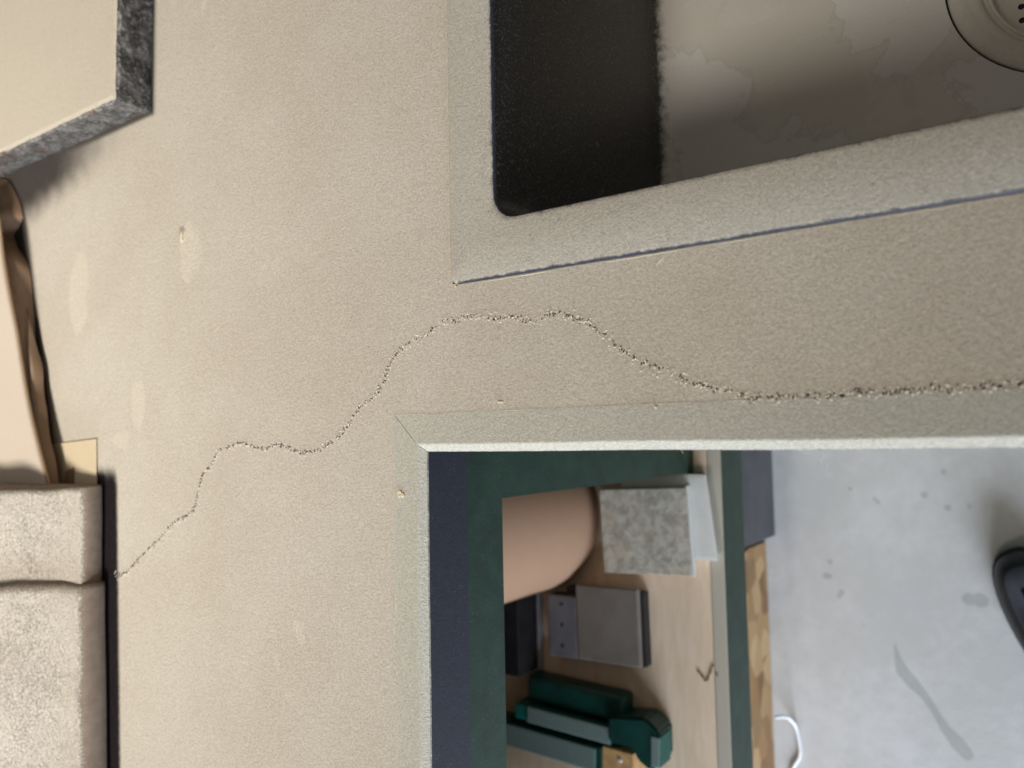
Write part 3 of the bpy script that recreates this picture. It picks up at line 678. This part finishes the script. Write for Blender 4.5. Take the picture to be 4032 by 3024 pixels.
# ---------------------------------------------------------------- folded cloths
def cloth(name, x0, x1, yfront, h, mat, seed, label, skew):
    # flat folded cloth: rounded fold along its front (low y), open towards the wall
    V = []; F = []; NX, NS = 90, 96
    depth = .33; r = h * .5
    prof = []
    for i in range(NS + 1):
        s_ = i / NS
        if s_ < .10: prof.append((.045 - .045 * s_ / .10 + r * .9, .0006))
        elif s_ < .40:
            a = math.radians(-90 + 180 * (s_ - .10) / .30)
            # squarish fold
            cx = math.copysign(abs(math.cos(a)) ** .75, math.cos(a)); sz = math.copysign(abs(math.sin(a)) ** .75, math.sin(a))
            prof.append((r * .9 * (1 - cx), r + r * sz))
        else:
            t = (s_ - .40) / .60; prof.append((r * .9 + t * depth, h))
    for i in range(NX + 1):
        u = i / NX; x = x0 + (x1 - x0) * u
        # soft end roll at both ends
        e = min(u, 1 - u) * abs(x1 - x0); drop = 1 - smooth01(-.001, .007, e)
        for k, (d, z) in enumerate(prof):
            y = yfront + d + skew * (x - x0) + .0012 * mn.noise(Vector((x * 14, z * 30, seed)))
            q = z / h; rise = .046 * smooth01(.005, .135, d) if k > NS * .40 else 0
            rise *= 1 + .25 * mn.noise(Vector((x * 11, y * 10, seed + 8)))
            zz = (z + rise) * (1 - .25 * drop ** 2 * q) + q * (.0022 * mn.noise(Vector((x * 16, y * 14, seed))) + .0010 * mn.noise(Vector((x * 50, y * 50, seed + 3))))
            xx = x + (.004 * mn.noise(Vector((y * 9, seed, 0))) + (.0010 * mn.noise(Vector((y * 45, seed, z * 60))))) * (1 if u < .5 else -1) * (1 - smooth01(0, .02, e)) + (-.05 * max(0, d - .02) * 1.0 if seed > 4 and u < .2 else 0) * (1 - smooth01(0, .06, e))
            V.append((xx, y, max(.0006, zz)))
    n = len(prof)
    for i in range(NX):
        for k in range(n - 1): F.append((i * n + k, i * n + k + 1, (i + 1) * n + k + 1, (i + 1) * n + k))
    for i in (0, NX):
        b = len(V); ring_ = [i * n + k for k in range(n)]
        V.append((V[i * n][0], yfront + depth + .05, .0006)); F.append(tuple(ring_ + [b]) if i == 0 else tuple(reversed(ring_ + [b])))
    me = mesh(V, F); bm = bmesh.new(); bm.from_mesh(me); me2 = from_bm(bm)
    o = link(name, me2, mat, None, True); tag(o, label, "cloth", "folded dusty cloths"); return o
cloth('folded_cloth', -.0365, -.30, .4300, .024, M['clothA'], 1.0, "dusty mauve folded cloth nearest the cream card, tucked behind the other cloth", .03)
cloth('folded_cloth', -.1335, -.62, .4200, .030, M['clothB'], 5.0, "larger dusty folded cloth overlapping the other one, farther from the cream card", .055)

# ---------------------------------------------------------------- insect trail through the dust
TRAIL = [(-0.1258, 0.412), (-0.1228, 0.3877), (-0.113, 0.3735), (-0.0966, 0.3472), (-0.0861, 0.3304), (-0.075, 0.3156), (-0.0637, 0.2913), (-0.0558, 0.2742), (-0.0401, 0.2681), (-0.0238, 0.2593), (-0.0148, 0.2471), (-0.0023, 0.237), (0.0012, 0.2226), (0.0042, 0.2056), (0.001, 0.1891), (-0.0005, 0.173), (0.0026, 0.1561), (-0.0011, 0.1409), (-0.0041, 0.1274), (-0.0037, 0.113), (0.0002, 0.0989), (0.0063, 0.0852), (0.0161, 0.0718), (0.0296, 0.0586), (0.0374, 0.0437), (0.0502, 0.0322), (0.0625, 0.0258), (0.0721, 0.0147), (0.0762, 0.0029), (0.0802, -0.0106), (0.0866, -0.02), (0.0893, -0.0299), (0.0871, -0.0368), (0.0893, -0.0472), (0.0887, -0.0556), (0.0868, -0.0626), (0.0848, -0.073), (0.0845, -0.0843), (0.0822, -0.092), (0.0809, -0.1049), (0.0832, -0.1114), (0.0828, -0.1229), (0.0797, -0.1309), (0.0753, -0.1406), (0.0707, -0.1473), (0.065, -0.1549), (0.0566, -0.164), (0.05, -0.1739), (0.0452, -0.1834), (0.0435, -0.1912), (0.0406, -0.1974), (0.036, -0.2048), (0.0331, -0.2131), (0.0302, -0.2213), (0.0288, -0.2302), (0.0265, -0.2361), (0.0234, -0.2398), (0.0242, -0.2476), (0.0235, -0.2596), (0.024, -0.2696), (0.0235, -0.2818), (0.0243, -0.2929), (0.0253, -0.2954), (0.0241, -0.3068), (0.0244, -0.3193), (0.0251, -0.3292), (0.0233, -0.3359), (0.0244, -0.3431), (0.0248, -0.3516), (0.0248, -0.3592), (0.0253, -0.3661), (0.0256, -0.3773), (0.026, -.42)]
rng = random.Random(11)
def fleck(V, F, x, y, z, rx, ry, ang):
    n = 7; b = len(V); ca, sa = math.cos(ang), math.sin(ang); V.append((x, y, z))
    for k in range(n):
        a = 2 * math.pi * k / n; q = rng.uniform(.45, 1.25); u, v = rx * q * math.cos(a), ry * q * math.sin(a)
        V.append((x + u * ca - v * sa, y + u * sa + v * ca, z))
    for k in range(n): F.append((b, b + 1 + k, b + 1 + (k + 1) % n))
def lump(V, F, x, y, r, R=rng, zs=.7):
    b = len(V); pts = []
    for (a, el) in ((0, 0), (60, .1), (120, 0), (180, .1), (240, 0), (300, .1)):
        q = R.uniform(.6, 1.3) * r; aa = math.radians(a + R.uniform(-20, 20)); V.append((x + q * math.cos(aa), y + q * math.sin(aa), .0001 + el * r))
    for a in (20, 140, 260):
        q = R.uniform(.3, .7) * r; aa = math.radians(a + R.uniform(-30, 30)); V.append((x + q * math.cos(aa), y + q * math.sin(aa), r * zs * R.uniform(.6, 1.2)))
    for k in range(6): F.append((b + k, b + (k + 1) % 6, b + 6 + ((k + 1) // 2) % 3))
    for k in range(3): F.append((b + 6 + k, b + 2 * k + 1, b + 6 + (k + 1) % 3))
    F.append((b + 6, b + 7, b + 8))
path = spline([(x, y, 0) for x, y in TRAIL], 8)
MV, MF, CV, CF = [], [], [], []
acc = 0.0
for p, q in zip(path, path[1:]):
    L = (q - p).length
    if L < 1e-6: continue
    t = (q - p) / L; nn = Vector((-t.y, t.x, 0)); acc += L
    far = smooth01(-.05, .35, p.y)
    while acc > .0021:
        acc -= .0021; c = p.lerp(q, rng.random()); hw = .0015 + .0005 * mn.noise(Vector((c.x * 90, c.y * 90, 0)))
        dens = .95 + .5 * mn.noise(Vector((c.x * 130, c.y * 130, 4)))
        if rng.random() < dens:
            for _ in range(rng.choice((1, 2, 2, 3))):
                o = nn * rng.gauss(0, hw * .55) + t * rng.gauss(0, .0003); fleck(MV, MF, c.x + o.x, c.y + o.y, .00040, rng.uniform(.0007, .0014) * (.78 + .3 * far), rng.uniform(.0004, .0009) * (.78 + .3 * far), rng.uniform(0, 6.3))
        for _ in range(rng.choice((2, 3, 4))):
            o = nn * rng.gauss(0, hw * 1.05); lump(CV, CF, c.x + o.x + rng.gauss(0, .0006), c.y + o.y + rng.gauss(0, .0006), rng.uniform(.00045, .00095))
tr = empty('insect_trail', (.02, .03, 0), "thin wandering trail of dark prints an insect left through the dust", "trail")
o = link('bare_print', mesh(MV, MF), M['bare'], tr); o["kind"] = "stuff"
o = link('dust_crumb', mesh(CV, CF), M['crumb'], tr); o["kind"] = "stuff"

# ---------------------------------------------------------------- loose specks, fibres and chips
R2 = random.Random(3); V, F = [], []
while len(V) < 9 * 2600:
    x, y = R2.uniform(-.32, .5), R2.uniform(-.42, .55)
    if (x < .003 and y < .003) or (x > .11 and y < -.031) or (y > .39 and x < .02) or (x > .335 and y > .35): continue
    lump(V, F, x, y, R2.choice((.0002, .0002, .0003, .0003, .0004, .00055)) * R2.uniform(.7, 1.2), R2)
sp = link('loose_dust', mesh(V, F), M['dust']); sp["kind"] = "stuff"; tag(sp, "loose grains of sawdust scattered over the worktop", "dust")
V, F = [], []
def fib(pts, r=.00009):
    v, f = tube(spline(pts, 4), r, 5); b = len(V); V.extend(v); F.extend([tuple(i + b for i in q) for q in f])
fib([(-.0055, -.2765, -.005), (-.0085, -.2770, -.006), (-.0110, -.2745, -.007), (-.0125, -.2775, -.009), (-.0150, -.2770, -.011)])
fib([(-.0025, -.265, -.002), (-.0060, -.2670, -.003), (-.0065, -.2720, -.004)])
fib([(-.0035, -.345, -.003), (-.0065, -.3445, -.004), (-.0080, -.3475, -.005)])
fib([(-.0040, -.199, -.003), (-.0062, -.2000, -.004)])
for _ in range(38):
    x, y = R2.uniform(.02, .32), R2.uniform(-.35, .48)
    if x > .10 and y < -.02: continue
    a = R2.uniform(0, 6.3); l = R2.uniform(.0015, .006); q = R2.uniform(-.4, .4)
    fib([(x, y, .0003), (x + l * .5 * math.cos(a), y + l * .5 * math.sin(a), .0005), (x + l * math.cos(a + q), y + l * math.sin(a + q), .0003)], .00012)
for pts in ([(.1245, -.173, .0029), (.1215, -.1715, .0032), (.1185, -.1730, .0032), (.1160, -.1720, .0029)], [(.109, -.194, .0004), (.1065, -.1915, .0006), (.1045, -.1890, .0004)]): fib(pts, .00022)
lf = link('lint', mesh(V, F), M['fibre']); lf["kind"] = "stuff"; tag(lf, "fine pale fibres of lint caught on the dusty worktop", "lint")
def chip(pts, h, z, label):
    bm = bmesh.new(); vs = [bm.verts.new((x, y, z)) for x, y in pts]; f = bm.faces.new(vs); r = bmesh.ops.extrude_face_region(bm, geom=[f])
    for v in r['geom']:
        if isinstance(v, bmesh.types.BMVert): v.co.z = z + h * R2.uniform(.7, 1.3)
    o = link('wood_chip', from_bm(bm), M['chip']); return tag(o, label, "wood chip", "wood chips on the worktop")
chip([(-.0325, .0185), (-.0330, .0160), (-.0345, .0155), (-.0340, .0140), (-.0362, .0132), (-.0375, .0150), (-.0360, .0165), (-.0378, .0190), (-.0355, .0200)], .0010, .0003, "pale notched wood chip on the edging left of the notch corner")
chip([(.0295, -.0715), (.0288, -.0740), (.0290, -.0765), (.0278, -.0762), (.0275, -.0738), (.0284, -.0713)], .0008, .0002, "small pale wood chip below the trail, between sink and notch")
chip([(.0218, -.1850), (.0212, -.1872), (.0203, -.1870), (.0200, -.1856), (.0209, -.1848)], .0010, .0003, "tiny cream wood chip on the edging strip under the trail")
chip([(.1120, -.0370), (.1112, -.0385), (.1102, -.0380), (.1106, -.0366)], .0010, .0003, "tiny wood chip at the rounded corner of the sink rim")
chip([(.1970, .2975), (.1985, .2985), (.2020, .2975), (.2060, .2985), (.2075, .2965), (.2035, .2955), (.1990, .2960)], .0010, .0002, "loose wood chip beside a pale smear at the back of the worktop")
